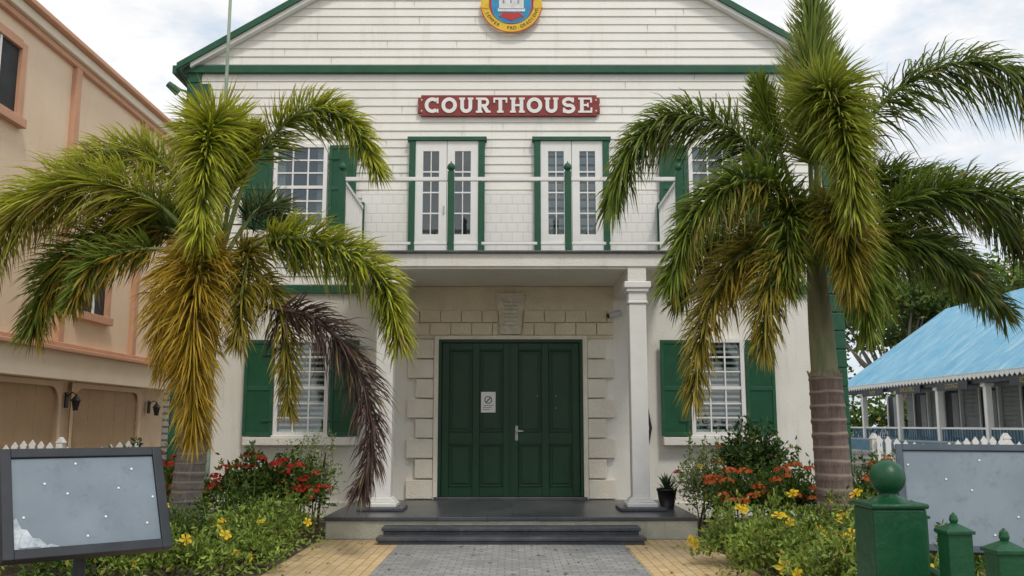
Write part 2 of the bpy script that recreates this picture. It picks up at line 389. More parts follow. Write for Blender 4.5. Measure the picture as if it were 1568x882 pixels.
for a,zz in ((dx0+1.50,1.80),(dx0+1.78,1.80),(dx0+1.78,1.62)): mb.box(a,a+.015,y-.074,y-.066,zz,zz+.015,'metal')
make(mb,'door_handle',CH,bevel=.004)
mb=MB(); nx=-.36; y_=y; y=y-.007
mb.box(nx-.11,nx+.11,y-.073,y-.0695,1.56,1.87,'paper')
for i in range(20):
    a=i*math.pi/10; b=(i+1)*math.pi/10
    q=[(nx+math.cos(t)*r,1.75+math.sin(t)*r) for t,r in ((a,.058),(b,.058),(b,.046),(a,.046))]
    mb.prism(q,y-.0755,y-.0732,'black')
mb.prism([(nx-.035,1.72),(nx-.025,1.71),(nx+.037,1.78),(nx+.027,1.79)],y-.0765,y-.0732,'black')
for i in range(3): mb.box(nx-.08,nx+.08-.03*i,y-.075,y-.0731,1.66-.03*i,1.667-.03*i,'black')
make(mb,'door_notice',CH); y=y_
mb=MB(); z=PT+.005; i=0
h=(dz1+.0-PT)/8.0
ZS=dz1+.02
while z<ZS-.1:
    w=.40 if i%2==0 else .27
    mb.box(dx0-.075-w,dx0-.075,y-.085-(.002*(i%3)),y-.001,z+.008,z+h-.012,'quoin'); mb.box(dx1+.075,dx1+.075+w,y-.085-(.002*(i%3)),y-.001,z+.008,z+h-.012,'quoin')
    z+=h; i+=1
for r_,(za,zb_) in enumerate(((ZS+.05,ZS+.235),(ZS+.247,ZS+.43))):
    n=10
    for j in range(n+1):
        a=-1.575+ (j-(.5 if r_ else 0))*.32; b=a+.308
        a=max(a,-1.575); b=min(b,1.56)
        if b-a<.05: continue
        if a<.17 and b>-.21: 
            if a<-.21: b=-.215
            elif b>.17: a=.175
            else: continue
        if b-a<.03: continue
        mb.box(a,b,y-.07-(.001*(j%2)),y-.001,za,zb_,'cream')
make(mb,'door_stone_surround',CH,bevel=.010)
mb=MB(); kz=ZS+.06
mb.prism([(-.17,kz),(.13,kz),(.20,kz+.60),(-.24,kz+.60)],y-.11,y-.002,'plaque')
mb.box(-.25,.21,y-.13,y-.002,kz+.60,kz+.63,'plaque')
for i in range(7):
    mb.box(-.14+.01*(i%3),.10-.02*(i%2),y-.113,y-.1105,kz+.13+i*.06,kz+.142+i*.06,'carve')
make(mb,'stone_plaque',CH,bevel=.008)
mb=MB()
mb.box(-1.578,1.568,DW-.03,DW-.0005,ZS+.0,D0-.002,'cream'); make(mb,'porch_upper_wall',CH)
mb=MB()
mb.tube([(2.02,y-.05,H+1.62),(2.02,y-.05,H+.9),(2.04,y-.05,H+.3),(2.10,y-.06,H-.05),(2.05,y-.06,H-.3)],.022,'black',8)
mb.box(1.98,2.06,y-.06,y-.01,H+1.5,H+1.7,'white')
make(mb,'wall_conduit',CH)
mb=MB(); mb.tube([(1.56,y-.03,H+1.62),(1.56,y-.12,H+1.66)],.02,'white',10); mb.tube([(1.47,y-.20,H+1.64),(1.66,y-.12,H+1.70)],.045,'metal',12); mb.tube([(1.462,y-.205,H+1.637),(1.475,y-.198,H+1.641)],.034,'black',12)
make(mb,'security_camera',CH)
mb=MB(); mb.tube([(XL,y-.1,H+5.25),(XL-.2,y-.14,H+5.3)],.018,'gtrim',8); mb.tube([(XL-.12,y-.16,H+5.22),(XL-.27,y-.22,H+5.34)],[.07,.05],'gtrim',12)
make(mb,'flood_lamp',CH)

def ribbon(mb,pts,w,y0,y1,k,closed=False):
    n=len(pts); L=[];Rr=[]
    for i in range(n):
        a=pts[(i-1)%n] if (closed or i>0) else pts[i]; b=pts[(i+1)%n] if (closed or i<n-1) else pts[i]
        d=Vector((b[0]-a[0],b[1]-a[1])); d.normalize(); nn=Vector((-d.y,d.x))*w/2
        L.append((pts[i][0]+nn.x,pts[i][1]+nn.y)); Rr.append((pts[i][0]-nn.x,pts[i][1]-nn.y))
    for i in range(n if closed else n-1):
        j=(i+1)%n; mb.prism([L[i],L[j],Rr[j],Rr[i]],y0,y1,k)
def arc(cx,cz,rx,rz,a0,a1,n=18): return [(cx+rx*math.cos(math.radians(a0+(a1-a0)*i/n)),cz+rz*math.sin(math.radians(a0+(a1-a0)*i/n))) for i in range(n+1)]
def letter(mb,ch,x,z,w,h,y,k):
    s=.058; t=.034; c=[0]
    def bx(a,b,c0,d0):
        c[0]+=1; mb.box(x+a*w,x+b*w,y-.012-.0004*c[0],y,z+c0*h,z+d0*h,k)
    def rb(pts,th=s): 
        c[0]+=1; ribbon(mb,[(x+p_[0]*w,z+p_[1]*h) for p_ in pts],th,y-.012-.0004*c[0],y,k)
    sw=s/w/1
    if ch=='C': rb(arc(.52,.5,.40,.40,48,312)); bx(.80,.93,.62,1.0); bx(.82,.93,0,.25) 
    if ch=='O':
        c[0]+=1; ribbon(mb,[(x+p_[0]*w,z+p_[1]*h) for p_ in arc(.5,.5,.40,.40,0,360,28)[:-1]],s,y-.0124,y,k,True)
    if ch=='U': rb([(.22,.95)]+arc(.5,.36,.28,.26,180,360,12)+[(.78,.95)]); bx(.02,.42,.87,1); bx(.60,.98,.87,1)
    if ch=='R': bx(.13,.13+sw,0.01,.99); bx(0,.45,0,.13); bx(0,.40,.87,1); rb([(.3,.92),(.55,.92)]+arc(.6,.70,.20,.22,90,-90,8)+[(.3,.48)],.042); rb([(.52,.48),(.80,.05)]); bx(.68,1.0,0,.13)
    if ch=='T': bx(.5-sw/2,.5+sw/2,.01,.99); bx(.03,.97,.86,1); bx(.28,.72,0,.13); bx(.03,.14,.66,.87); bx(.86,.97,.66,.87)
    if ch=='H':
        for a in (.10,.90-sw): bx(a,a+sw,.01,.99)
        bx(.1,.9,.43,.57)
        for a in (0,.60): bx(a,a+.40,0,.13); bx(a,a+.40,.87,1)
    if ch=='S': rb(arc(.5,.70,.32,.22,20,270,14)+arc(.5,.28,.34,.22,90,-160,14)[1:],.055); bx(.74,.86,.68,1.0); bx(.12,.24,0,.33)
    if ch=='E': bx(.12,.12+sw,.01,.99); bx(0,.92,.87,1); bx(0,.94,0,.13); bx(.3,.68,.44,.57); bx(.81,.93,.66,.88); bx(.83,.95,.12,.34); bx(.60,.70,.36,.65)
mb=MB(); sz0,sz1=H+4.86,H+5.20; sx0,sx1=-1.50,1.40
cc=.05
poly=[(sx0+cc,sz0),(sx1-cc,sz0),(sx1-cc,sz0+cc),(sx1,sz0+cc),(sx1,(sz0+sz1)/2-.04),(sx1-.02,(sz0+sz1)/2),(sx1,(sz0+sz1)/2+.04),(sx1,sz1-cc),(sx1-cc,sz1-cc),(sx1-cc,sz1),(sx0+cc,sz1),(sx0+cc,sz1-cc),(sx0,sz1-cc),(sx0,(sz0+sz1)/2+.04),(sx0+.02,(sz0+sz1)/2),(sx0,(sz0+sz1)/2-.04),(sx0,sz0+cc),(sx0+cc,sz0+cc)]
mb.prism(poly,DW-.085,DW-.02,'sign')
n=10; lw=.235; gap=(2.68-n*lw)/(n-1)
for i,chh in enumerate('COURTHOUSE'):
    letter(mb,chh,-1.39+i*(lw+gap),sz0+.045,lw,.25,DW-.0855,'white')
for a in (sx0+.06,sx1-.06):
    for zz in (sz0+.08,sz1-.08): mb.box(a-.01,a+.01,DW-.092,DW-.0855,zz-.01,zz+.01,'white')
make(mb,'courthouse_sign',CH)
mb=MB(); cx=-.01; cz=H+6.49; yc=DW-.05
def shield(s): 
    pts=[(-.33,.62),(.33,.62)]+[(.33*math.cos(a)**.8 if math.cos(a)>0 else 0,-.30*math.sin(a)+.1) for a in [i*math.pi/2/8 for i in range(9)]]
    pts=pts+[(-q[0],q[1]) for q in reversed(pts[2:-1])]
    return [(cx+q[0]*s,cz+ .12+(q[1])*s) for q in pts]
mb.prism(shield(1.08),yc-.03,yc,'red'); mb.prism(shield(.98),yc-.036,yc-.0301,'navy'); mb.prism(shield(.80),yc-.040,yc-.0361,'navy')
for a,b,c0,d0 in ((-.20,.20,.02,.26),(-.20,-.10,.26,.42),(.10,.20,.26,.42),(-.05,.05,.26,.46),(-.22,.22,-.02,.03)):
    mb.box(cx+a,cx+b,yc-.050,yc-.0402,cz+.14+c0,cz+.14+d0,'stone')
for a in (-.14,-.02,.10): mb.box(cx+a,cx+a+.025,yc-.053,yc-.0502,cz+.26,cz+.32,'curtain')
mb.prism([(cx-.2,cz+.04),(cx,cz-.03),(cx+.2,cz+.04),(cx+.14,cz+.10),(cx-.14,cz+.10)],yc-.046,yc-.0402,'red')
ban=arc(cx,cz+.26,.43,.43,190,350,30); ribbon(mb,ban,.125,yc-.060,yc-.045,'yellow')
ban=arc(cx,cz+.26,.50,.50,188,352,30); ribbon(mb,ban,.014,yc-.066,yc-.0601,'red')
for s in (-1,1): mb.prism([(cx+s*.37,cz+.16),(cx+s*.50,cz+.18),(cx+s*.48,cz+.40),(cx+s*.43,cz+.34),(cx+s*.36,cz+.38)],yc-.068,yc-.0605,'yellow')
make(mb,'coat_of_arms',CH)
def text(name,s,loc,size,rot,matk,parent,ext=.001):
    cu=bpy.data.curves.new(name,'FONT'); cu.body=s; cu.size=size; cu.align_x='CENTER'; cu.align_y='CENTER'; cu.extrude=ext
    ob=bpy.data.objects.new(name,cu); scene.collection.objects.link(ob); ob.location=loc; ob.rotation_euler=rot; cu.materials.append(M[matk]); ob.parent=parent; return ob
k_=0
for s_,a in (('SEMPER',222),('PRO',270),('GREDIENS',318)):
    for j,chh in enumerate(s_):
        aa=math.radians(a+(j-(len(s_)-1)/2)*7.2); rot=(Matrix.Rotation(-(aa-1.5*math.pi),4,'Y')@Matrix.Rotation(math.pi/2,4,'X')).to_euler()
        text('motto_letter_'+str(k_),chh,(cx+.43*math.cos(aa),yc-.063,cz+.26+.43*math.sin(aa)),.075,rot,'black',CH); k_+=1

FP=empty('flagpole'); mb=MB(); mb.lathe([(.034,0),(.032,4),(.020,9.5),(.001,9.52)],-4.27,13.0,'pole',10); mb.lathe([(.08,0),(.08,.06),(.04,.1)],-4.27,13.0,'pole',12); make(mb,'pole',FP,True)

# ---------------------------------------------------------------- peach building
PB=empty('peach_building'); X=-8.5
mb=MB()
Lz=H+1.36; Fz=H+.84; Cz=H+7.15
mb.box(-18,X,5,23,Lz,Cz,'peach')
mb.box(-18,X-.25,5,23,0,Fz,'peach')
mb.box(-18,X+.12,4.9,23.1,Fz,Lz-.001,'pcream')
make(mb,'walls',PB)
mb=MB()
mb.box(-18,X+.22,4.8,23.2,Lz-.02,Lz+.07,'terra'); mb.box(-18,X+.14,4.9,23.1,Lz+.07,Lz+.16,'terra')
mb.box(-18,X+.30,4.8,23.3,Cz,Cz+.10,'terra'); mb.box(-18,X+.18,4.85,23.2,Cz-.18,Cz-.001,'pcream'); mb.box(-18,X+.10,4.9,23.1,Cz-.30,Cz-.181,'terra')
for yy in (12.6,16.8,20.1,22.75): mb.box(X-.1,X+.10,yy,yy+.22,Lz+.16,Cz-.3,'terra')
make(mb,'trim',PB,bevel=.02)
mb=MB()
for y0,y1 in ((12.3,17.5),(18.15,21.3)):
    mb.box(X-.262,X-.235,y0,y1,0,Fz-.12,'garage')
    zz=.1
    while zz<Fz-.25:
        k=y0+.15
        while k<y1-.4:
            mb.box(X-.236,X-.230,k,k+.55,zz,zz+.36,'garage'); k+=.62
        zz+=.45
    prof=[(y0-.02,0),(y0-.14,0),(y0-.14,Fz-.02),(y1+.14,Fz-.02),(y1+.14,0),(y1+.02,0),(y1+.02,Fz-.45)]+[(y1+.02-.35*(1-math.cos(t)),Fz-.45+.33*math.sin(t)) for t in [i*math.pi/2/6 for i in range(1,7)]]+[(y0-.02+.35*(1-math.sin(t)),Fz-.45+.33*math.cos(t)) for t in [i*math.pi/2/6 for i in range(0,7)]]
    mb.face([(X-.16,p_[0],p_[1]) for p_ in prof],'peach')
make(mb,'garage_doors',PB)
mb=MB()
def swin(y0,y1,z0,z1):
    mb.box(X-.02,X+.012,y0,y1,z0,z1,'dark'); mb.box(X,X+.08,y0-.16,y0,z0-.12,z1+.12,'terra'); mb.box(X,X+.08,y1,y1+.16,z0-.12,z1+.12,'terra')
    mb.box(X,X+.079,y0,y1,z1,z1+.16,'terra'); mb.box(X,X+.13,y0-.22,y1+.22,z0-.16,z0-.0,'terra')
    mb.box(X+.012,X+.05,(y0+y1)/2-.03,(y0+y1)/2+.03,z0,z1,'white')
swin(13.7,14.9,H+5.2,H+6.4); swin(17.7,18.8,H+2.2,H+3.4); swin(9.5,10.9,H+5.2,H+6.4)
make(mb,'windows',PB,bevel=.01)
def lantern(name,x,y,z,parent):
    mb=MB(); mb.box(x-.2,x-.17,y-.06,y+.06,z-.1,z+.2,'black'); mb.tube([(x-.17,y,z+.12),(x-.08,y,z+.2),(x,y,z+.16)],.012,'black',6)
    mb.lathe([(.01,z-.15),(.05,z-.12),(.085,z+.02),(.09,z+.04)],x,y,'black',6); mb.lathe([(.11,z+.04),(.03,z+.13),(.01,z+.17)],x,y,'black',6); mb.lathe([(.055,z-.15),(.055,z-.12)],x,y,'black',6)
    make(mb,name,parent)
lantern('wall_lantern',X+.02,17.83,H+.42,PB); lantern('wall_lantern_rear',X+.02,21.9,H+.36,PB)
SH=empty('grey_shed'); mb=MB(); mb.box(-11,-5.6,26.5,31,0,3.4,'greyw')
for i in range(16): mb.box(-11,-5.6,26.44,26.499,.2+i*.19,.33+i*.19,'greyw')
make(mb,'louvred_wall',SH)

# ---------------------------------------------------------------- blue roofed pavilion
BP=empty('blue_roof_pavilion')
mb=MB(); E=H+1.22
yn,yf=12.0,31.2
xr=14.4; xe=11.1; rz=H+3.80
def rf(pts): mb.face(pts,'blueroof')
rf([(xe,yn,E),(xe,yf,E),(xr,yf-1.2,rz),(xr,yn,rz)]); rf([(xe,yf,E),(xr+3.3,yf,E),(xr,yf-1.2,rz)]); rf([(xr,yn,rz),(xr,yf-1.2,rz),(xr+3.3,yf,E),(xr+3.3,yn,E)])
make(mb,'roof',BP)
mb=MB()
mb.box(13.2,17,yn+.3,yf-.6,0,E-.02,'greyw')
zz=1.0
while zz<E-.1: mb.box(13.165,13.2,yn+.3,yf-.6,zz,zz+.10,'greyw'); zz+=.125
mb.box(10.95,13.2,yn,yf-.2,.70,.95,'greyw'); mb.box(10.94,10.949,yn,yf-.2,.60,.92,'blue')
for i in range(9):
    yy=14.2+i*2.1
    mb.box(13.10,13.16,yy,yy+.9,.96,2.35,'frame'); mb.box(13.06,13.098,yy+.05,yy+.42,1.0,2.3,'greyw')
    mb.box(13.06,13.159,yy-.08,yy,.96,2.4,'white'); mb.box(13.06,13.159,yy+.9,yy+.98,.96,2.4,'white')
make(mb,'walls',BP)
mb=MB()
for yy in (14.8,17.2,19.6,21.9,24.4,26.9,29.6):
    mb.box(11.3,11.44,yy-.07,yy+.07,.95,E-.15,'white'); mb.box(11.26,11.48,yy-.11,yy+.11,E-.32,E-.24,'white')
mb.box(11.18,11.5,yn,yf-.1,E-.24,E-.05,'frame')
yy=yn
while yy<yf:
    mb.prism([(0,0),(.20,0),(.20,-.07),(.10,-.15),(0,-.07)],0,.02,'white',Matrix.Translation((11.13,yy,E-.001))@Matrix.Rotation(math.pi/2,4,'Z')); yy+=.21
mb.box(11.12,11.17,yn,yf,E-.03,E+.03,'white')
make(mb,'veranda_posts',BP)
mb=MB()
for yy in [yn+i*.14 for i in range(int((yf-yn-.3)/.14))]:
    mb.box(11.36,11.39,yy,yy+.03,.95,1.26,'blue')
mb.box(11.35,11.40,yn,yf-.3,1.26,1.31,'white')
make(mb,'veranda_rail',BP)
for s_,yy in (('EOS CAFE',19.6),('LOUNGE',23.1),('BAR & GRILL',25.7),('SHOP',28.2)):
    mb=MB(); mb.box(11.10,11.125,yy-.8,yy+.8,E-.36,E-.15,'frame'); make(mb,'sign_board_'+s_[:3].lower(),BP)
    text('shop_sign_'+s_[:3].lower(),s_,(11.095,yy,E-.26),.17,(math.pi/2,0,-math.pi/2),'sgold',BP)

# ---------------------------------------------------------------- picket fences
def picket_fence(name,x0,x1,y,h,seed=1):
    rr=random.Random(seed); e=empty(name); mb=MB(); x=x0; i=0
    while x<x1:
        hh=h+.06*math.cos((i%12)/12*2*math.pi)+rr.uniform(-.006,.006); w=.075
        mb.prism([(x,.06),(x+w,.06),(x+w,hh-.10),(x+w+.012,hh-.07),(x+w/2,hh),(x-.012,hh-.07),(x,hh-.10)],y,y+.02,'white'); x+=.125; i+=1
    make(mb,'pickets',e)
    mb=MB(); mb.box(x0-.05,x1+.05,y+.021,y+.06,.3,.38,'white'); mb.box(x0-.05,x1+.05,y+.021,y+.06,h-.32,h-.24,'white')
    x=x0
    while x<x1+.1: mb.box(x-.045,x+.045,y+.061,y+.15,0,h+.02,'white'); mb.prism([(x-.06,h+.02),(x+.06,h+.02),(x,h+.10)],y+.05,y+.16,'white'); x+=1.9
    make(mb,'rails',e)
picket_fence('picket_fence',-8.4,-5.3,13.2,1.10,1)
picket_fence('picket_fence.001',5.22,10.6,13.2,1.16,2)

# ---------------------------------------------------------------- information boards
def board(name,cx,cy,zt,yaw,w,h,tilt,thick,fr,framek,peel,seed):
    rr=random.Random(seed); e=empty(name)
    Mx=Matrix.Translation((cx,cy,zt))@Matrix.Rotation(yaw,4,'Z')@Matrix.Rotation(-tilt,4,'X')
    mb=MB()
    mb.box(-w/2,w/2,0,thick,-h,0,framek,Mx)
    a,b,c,d=-w/2,w/2,-h,0; y0,y1=-.022,-.0005
    mb.box(a,a+fr,y0,y1,c,d,framek,Mx); mb.box(b-fr,b,y0,y1,c,d,framek,Mx); mb.box(a+fr,b-fr,y0,y1,c,c+fr,framek,Mx); mb.box(a+fr,b-fr,y0,y1,d-fr,d,framek,Mx)
    make(mb,'frame',e,bevel=.004)
    mb=MB(); mb.box(a+fr+.002,b-fr-.002,-.008,-.0006,c+fr+.002,d-fr-.002,'panel',Mx); make(mb,'panel',e)
    mb=MB()
    for fx,fz in ((-.36,-.12),(-.05,-.09),(.24,-.13),(-.1,-.26),(.08,-.4),(.3,-.45),(-.3,-.38),(-.02,-.5),(.34,-.3),(-.2,-.2),(.15,-.24)):
        x=fx*w/.82+rr.uniform(-.01,.01); z=fz*h/.6; r=.006
        mb.prism([(x+r*math.cos(t),z+r*math.sin(t)) for t in [i*math.pi/4 for i in range(8)]],-.013,-.0085,'paper',Mx)
    make(mb,'fixings',e)
    mb=MB()
    if peel:
        A,B_=a+fr+.003,c+fr+.003
        mb.prism([(A,B_),(A+.21,B_),(A+.17,B_+.018),(A+.15,B_+.012),(A+.115,B_+.05),(A+.085,B_+.055),(A+.06,B_+.10),(A+.035,B_+.105),(A+.012,B_+.165),(A,B_+.15)],-.011,-.0088,'peel',Mx)
        mb.prism([(A+.02,B_+.004),(A+.12,B_+.004),(A+.07,B_+.03),(A+.035,B_+.08)],-.016,-.0115,'peel',Mx)
    else:
        mb.prism([(b-fr-.12,d-fr-.02),(b-fr-.01,d-fr-.04),(b-fr-.01,d-fr-.22),(b-fr-.05,d-fr-.1)],-.012,-.009,'peel',Mx)
    make(mb,'peeling_film',e)
    mb=MB(); c0=Mx@Vector((0,thick+.04,-h*.55))
    mb.tube([(c0.x,c0.y,0),(c0.x,c0.y,c0.z+.05)],.032,framek,14); mb.box(-.15,.15,thick,thick+.05,-h*.75,-h*.3,framek,Mx)
    mb.lathe([(.12,0.0),(.12,.02),(.05,.03)],c0.x,c0.y,framek,14); make(mb,'post',e)
board('information_board',-2.36,5.09,H-.135,math.radians(40),.83,.60,math.radians(27),.05,.052,'frame',True,3)
M['bgrey']=pmat('board_grey',(.05,.07,.09),(.075,.10,.125),6,.6,.1,60)
board('information_board.001',2.98,5.78,H-.13,math.radians(-20),1.08,.68,math.radians(22),.03,.042,'bgrey',False,5)

# ---------------------------------------------------------------- green gate post + low fence
M['gloss']=pmat('glossy_green',(.004,.058,.020),(.007,.076,.028),7,.38,.15,25,spec=.4,streak=(.012,.085,.04))
GF=empty('green_gate_fence'); mb=MB(); gx,gy=1.435,3.55; t=H-.29
mb.box(gx-.10,gx+.10,gy-.10,gy+.10,0,t-.02,'gloss'); mb.box(gx-.108,gx+.108,gy-.108,gy+.108,t-.02,t,'gloss')
make(mb,'gate_post',GF,bevel=.008)
mb=MB(); prof=[(.075,t),(.062,t+.012),(.036,t+.022),(.034,t+.03)]
r=.066; zc=t+.03+r*.92
prof+=[(r*math.sin(a),zc-r*math.cos(a)) for a in [math.radians(x) for x in range(32,181,12)]]
mb.lathe(prof,gx,gy,'gloss',32); make(mb,'ball_finial',GF,True)
mb=MB()
for x,y in ((1.63,3.80),(1.545,3.27),(1.46,2.78),(1.38,2.30)):
    tt=H-.375; mb.box(x-.042,x+.042,y-.042,y+.042,0,tt,'gloss'); mb.box(x-.050,x+.050,y-.050,y+.050,tt,tt+.012,'gloss')
    n=len(mb.v); mb.v+=[(x-.047,y-.047,tt+.012),(x+.047,y-.047,tt+.012),(x+.047,y+.047,tt+.012),(x-.047,y+.047,tt+.012),(x,y,tt+.040)]
    for f in ((0,1,4),(1,2,4),(2,3,4),(3,0,4)): mb.f.append(tuple(n+i for i in f)); mb.m.append(0)
    mb.lathe([(.010,tt+.03),(.016,tt+.045),(.012,tt+.06),(.002,tt+.07)],x,y,'gloss',10)
make(mb,'pickets',GF,bevel=.003)
mb=MB(); mb.tube([(1.63,3.80,.82),(1.38,2.30,.82)],.025,'gloss',8); mb.tube([(1.63,3.80,.25),(1.38,2.30,.25)],.025,'gloss',8); make(mb,'rails',GF)

# ---------------------------------------------------------------- palms
def catmull(P,n):
    P=[Vector(p) for p in P]; P=[P[0]*2-P[1]]+P+[P[-1]*2-P[-2]]; out=[]
    segs=len(P)-3
    for i in range(n+1):
        u=i/n*segs; k=min(int(u),segs-1); t=u-k; a,b,c,d=P[k:k+4]
        out.append(.5*((2*b)+(c-a)*t+(2*a-5*b+4*c-d)*t*t+(3*b-a-3*c+d)*t**3))
    return out
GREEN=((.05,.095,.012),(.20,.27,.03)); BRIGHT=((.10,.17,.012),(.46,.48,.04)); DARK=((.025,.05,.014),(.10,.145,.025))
YEL=((.22,.18,.02),(.56,.38,.04)); DEAD=((.06,.038,.034),(.13,.08,.065)); MIX=((.09,.12,.018),(.38,.31,.04))
def frond(mb,ms,C,pts,n,L,cols,rr,droop=.35,alpha=70,start=.22,under=None,stem='petiole',w=.0092,tipf=.75):
    P=[Vector(C)+Vector(p) for p in pts]; S=catmull(P,60)
    ms.tube(S,[.026*(1-i/60)**.8+.006 for i in range(61)],stem,6)
    n=int(n*2.1); droop*=.50; L*=1.06
    for i in range(n):
        u=start+(1-start)*((i+rr.random())/n); f=u*60; k=min(int(f),59); p=S[k].lerp(S[k+1],f-k)
        T=(S[min(k+2,60)]-S[max(k-1,0)]).normalized()
        a=T.cross(Vector((0,0,1)))
        a=a.normalized() if a.length>.05 else Vector((1,0,0)); b=T.cross(a)
        an=rr.uniform(0,2*math.pi); v=(u-start)/(1-start)
        al=math.radians(alpha*(1-.42*v*v)+rr.gauss(0,10))
        side=a*math.cos(an)+b*math.sin(an)
        d=(T*math.cos(al)+side*math.sin(al)).normalized()
        ln=L*(.70+.30*math.sin(math.pi*min(1,v*1.2+.15)))*(1-(1-tipf)*max(0,v-.7)/.3)*rr.uniform(.72,1.12)
        dr=droop*rr.uniform(.4,1.6)
        fw=T*ln*.10
        p1=p+d*ln*.35+Vector((0,0,-dr*ln*.05)); p2=p+d*ln*.70+fw*.5+Vector((0,0,-dr*ln*.26)); p3=p+d*ln*.95+fw*1.6+Vector((0,0,-dr*ln*.68))
        W=d.cross(Vector((rr.gauss(0,1),rr.gauss(0,1),rr.gauss(0,1)))).normalized()
        ww=w*rr.uniform(.7,1.25); m_=len(mb.v)
        mb.v+=[tuple(q) for q in (p-W*ww*.35,p+W*ww*.35,p1+W*ww,p1-W*ww,p2+W*ww*.8,p2-W*ww*.8,p3)]
        mb.f+=[(m_,m_+1,m_+2,m_+3),(m_+3,m_+2,m_+4,m_+5),(m_+5,m_+4,m_+6)]; mb.m+=[0,0,0]
        c=cols
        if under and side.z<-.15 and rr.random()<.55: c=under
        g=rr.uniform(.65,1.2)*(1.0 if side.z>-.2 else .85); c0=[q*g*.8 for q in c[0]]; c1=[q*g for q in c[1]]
        cm=[(x*.5+y*.5) for x,y in zip(c0,c1)]
        if rr.random()<.06: c1=[.34*g,.24*g,.08*g]
        mb.c+=[c0,c0,cm,cm,c1,c1,c1]
def palm(name,base,crown,trunkz,r0,r1,tk,fronds,seed):
    rr=random.Random(seed); e=empty(name); B=Vector(base); C=Vector(crown)
    mb=MB(); pts=[];rad=[]; N=90
    for i in range(N+1):
        z=trunkz*i/N; p=B.lerp(C,z/C.z); p.z=z; ph=(z*7.0)%1
        r=r0+(r1-r0)*(z/trunkz)+.05*math.exp(-z*5)+(.009 if ph>.82 else 0)+rr.uniform(-.001,.001)
        pts.append(p); rad.append(r)
    mb.tube(pts,rad,tk,28); make(mb,'trunk',e,True)
    mb=MB(); pts=[];rad=[]
    for i in range(21):
        t=i/20; z=trunkz+(C.z+.1-trunkz)*t; p=B.lerp(C,min(1,z/C.z)); p.z=z; pts.append(p)
        rad.append(r1*(.84-.30*t+.06*math.sin(t*math.pi)))
    mb.tube(pts,rad,'shaft',24); 
    p=B.lerp(C,trunkz/C.z)
    for i in range(26):
        a=i/26*2*math.pi; rr_=r1*1.0; q=Vector((p.x+math.cos(a)*rr_,p.y+math.sin(a)*rr_,trunkz)); w=Vector((-math.sin(a),math.cos(a),0))*.025
        hh=rr.uniform(.03,.09); o=Vector((math.cos(a),math.sin(a),0))*.015
        mb.face([q-w,q+w,q+w*.5+o+Vector((0,0,hh)),q-w*.6+o+Vector((0,0,hh*.7))],'husk')
    make(mb,'crownshaft',e,True)
    mb=MB(); mb.c=[]; mb.mats=['leaf']; ms=MB()
    for kw in fronds:
        kw=dict(kw); pts=kw.pop('pts'); n=kw.pop('n',420); L=kw.pop('L',.48); cols=kw.pop('cols',GREEN)
        frond(mb,ms,C,pts,n,L,cols,rr,**kw)
    make(mb,'fronds',e); make(ms,'frond_stems',e,True)
O=(0,0,0)
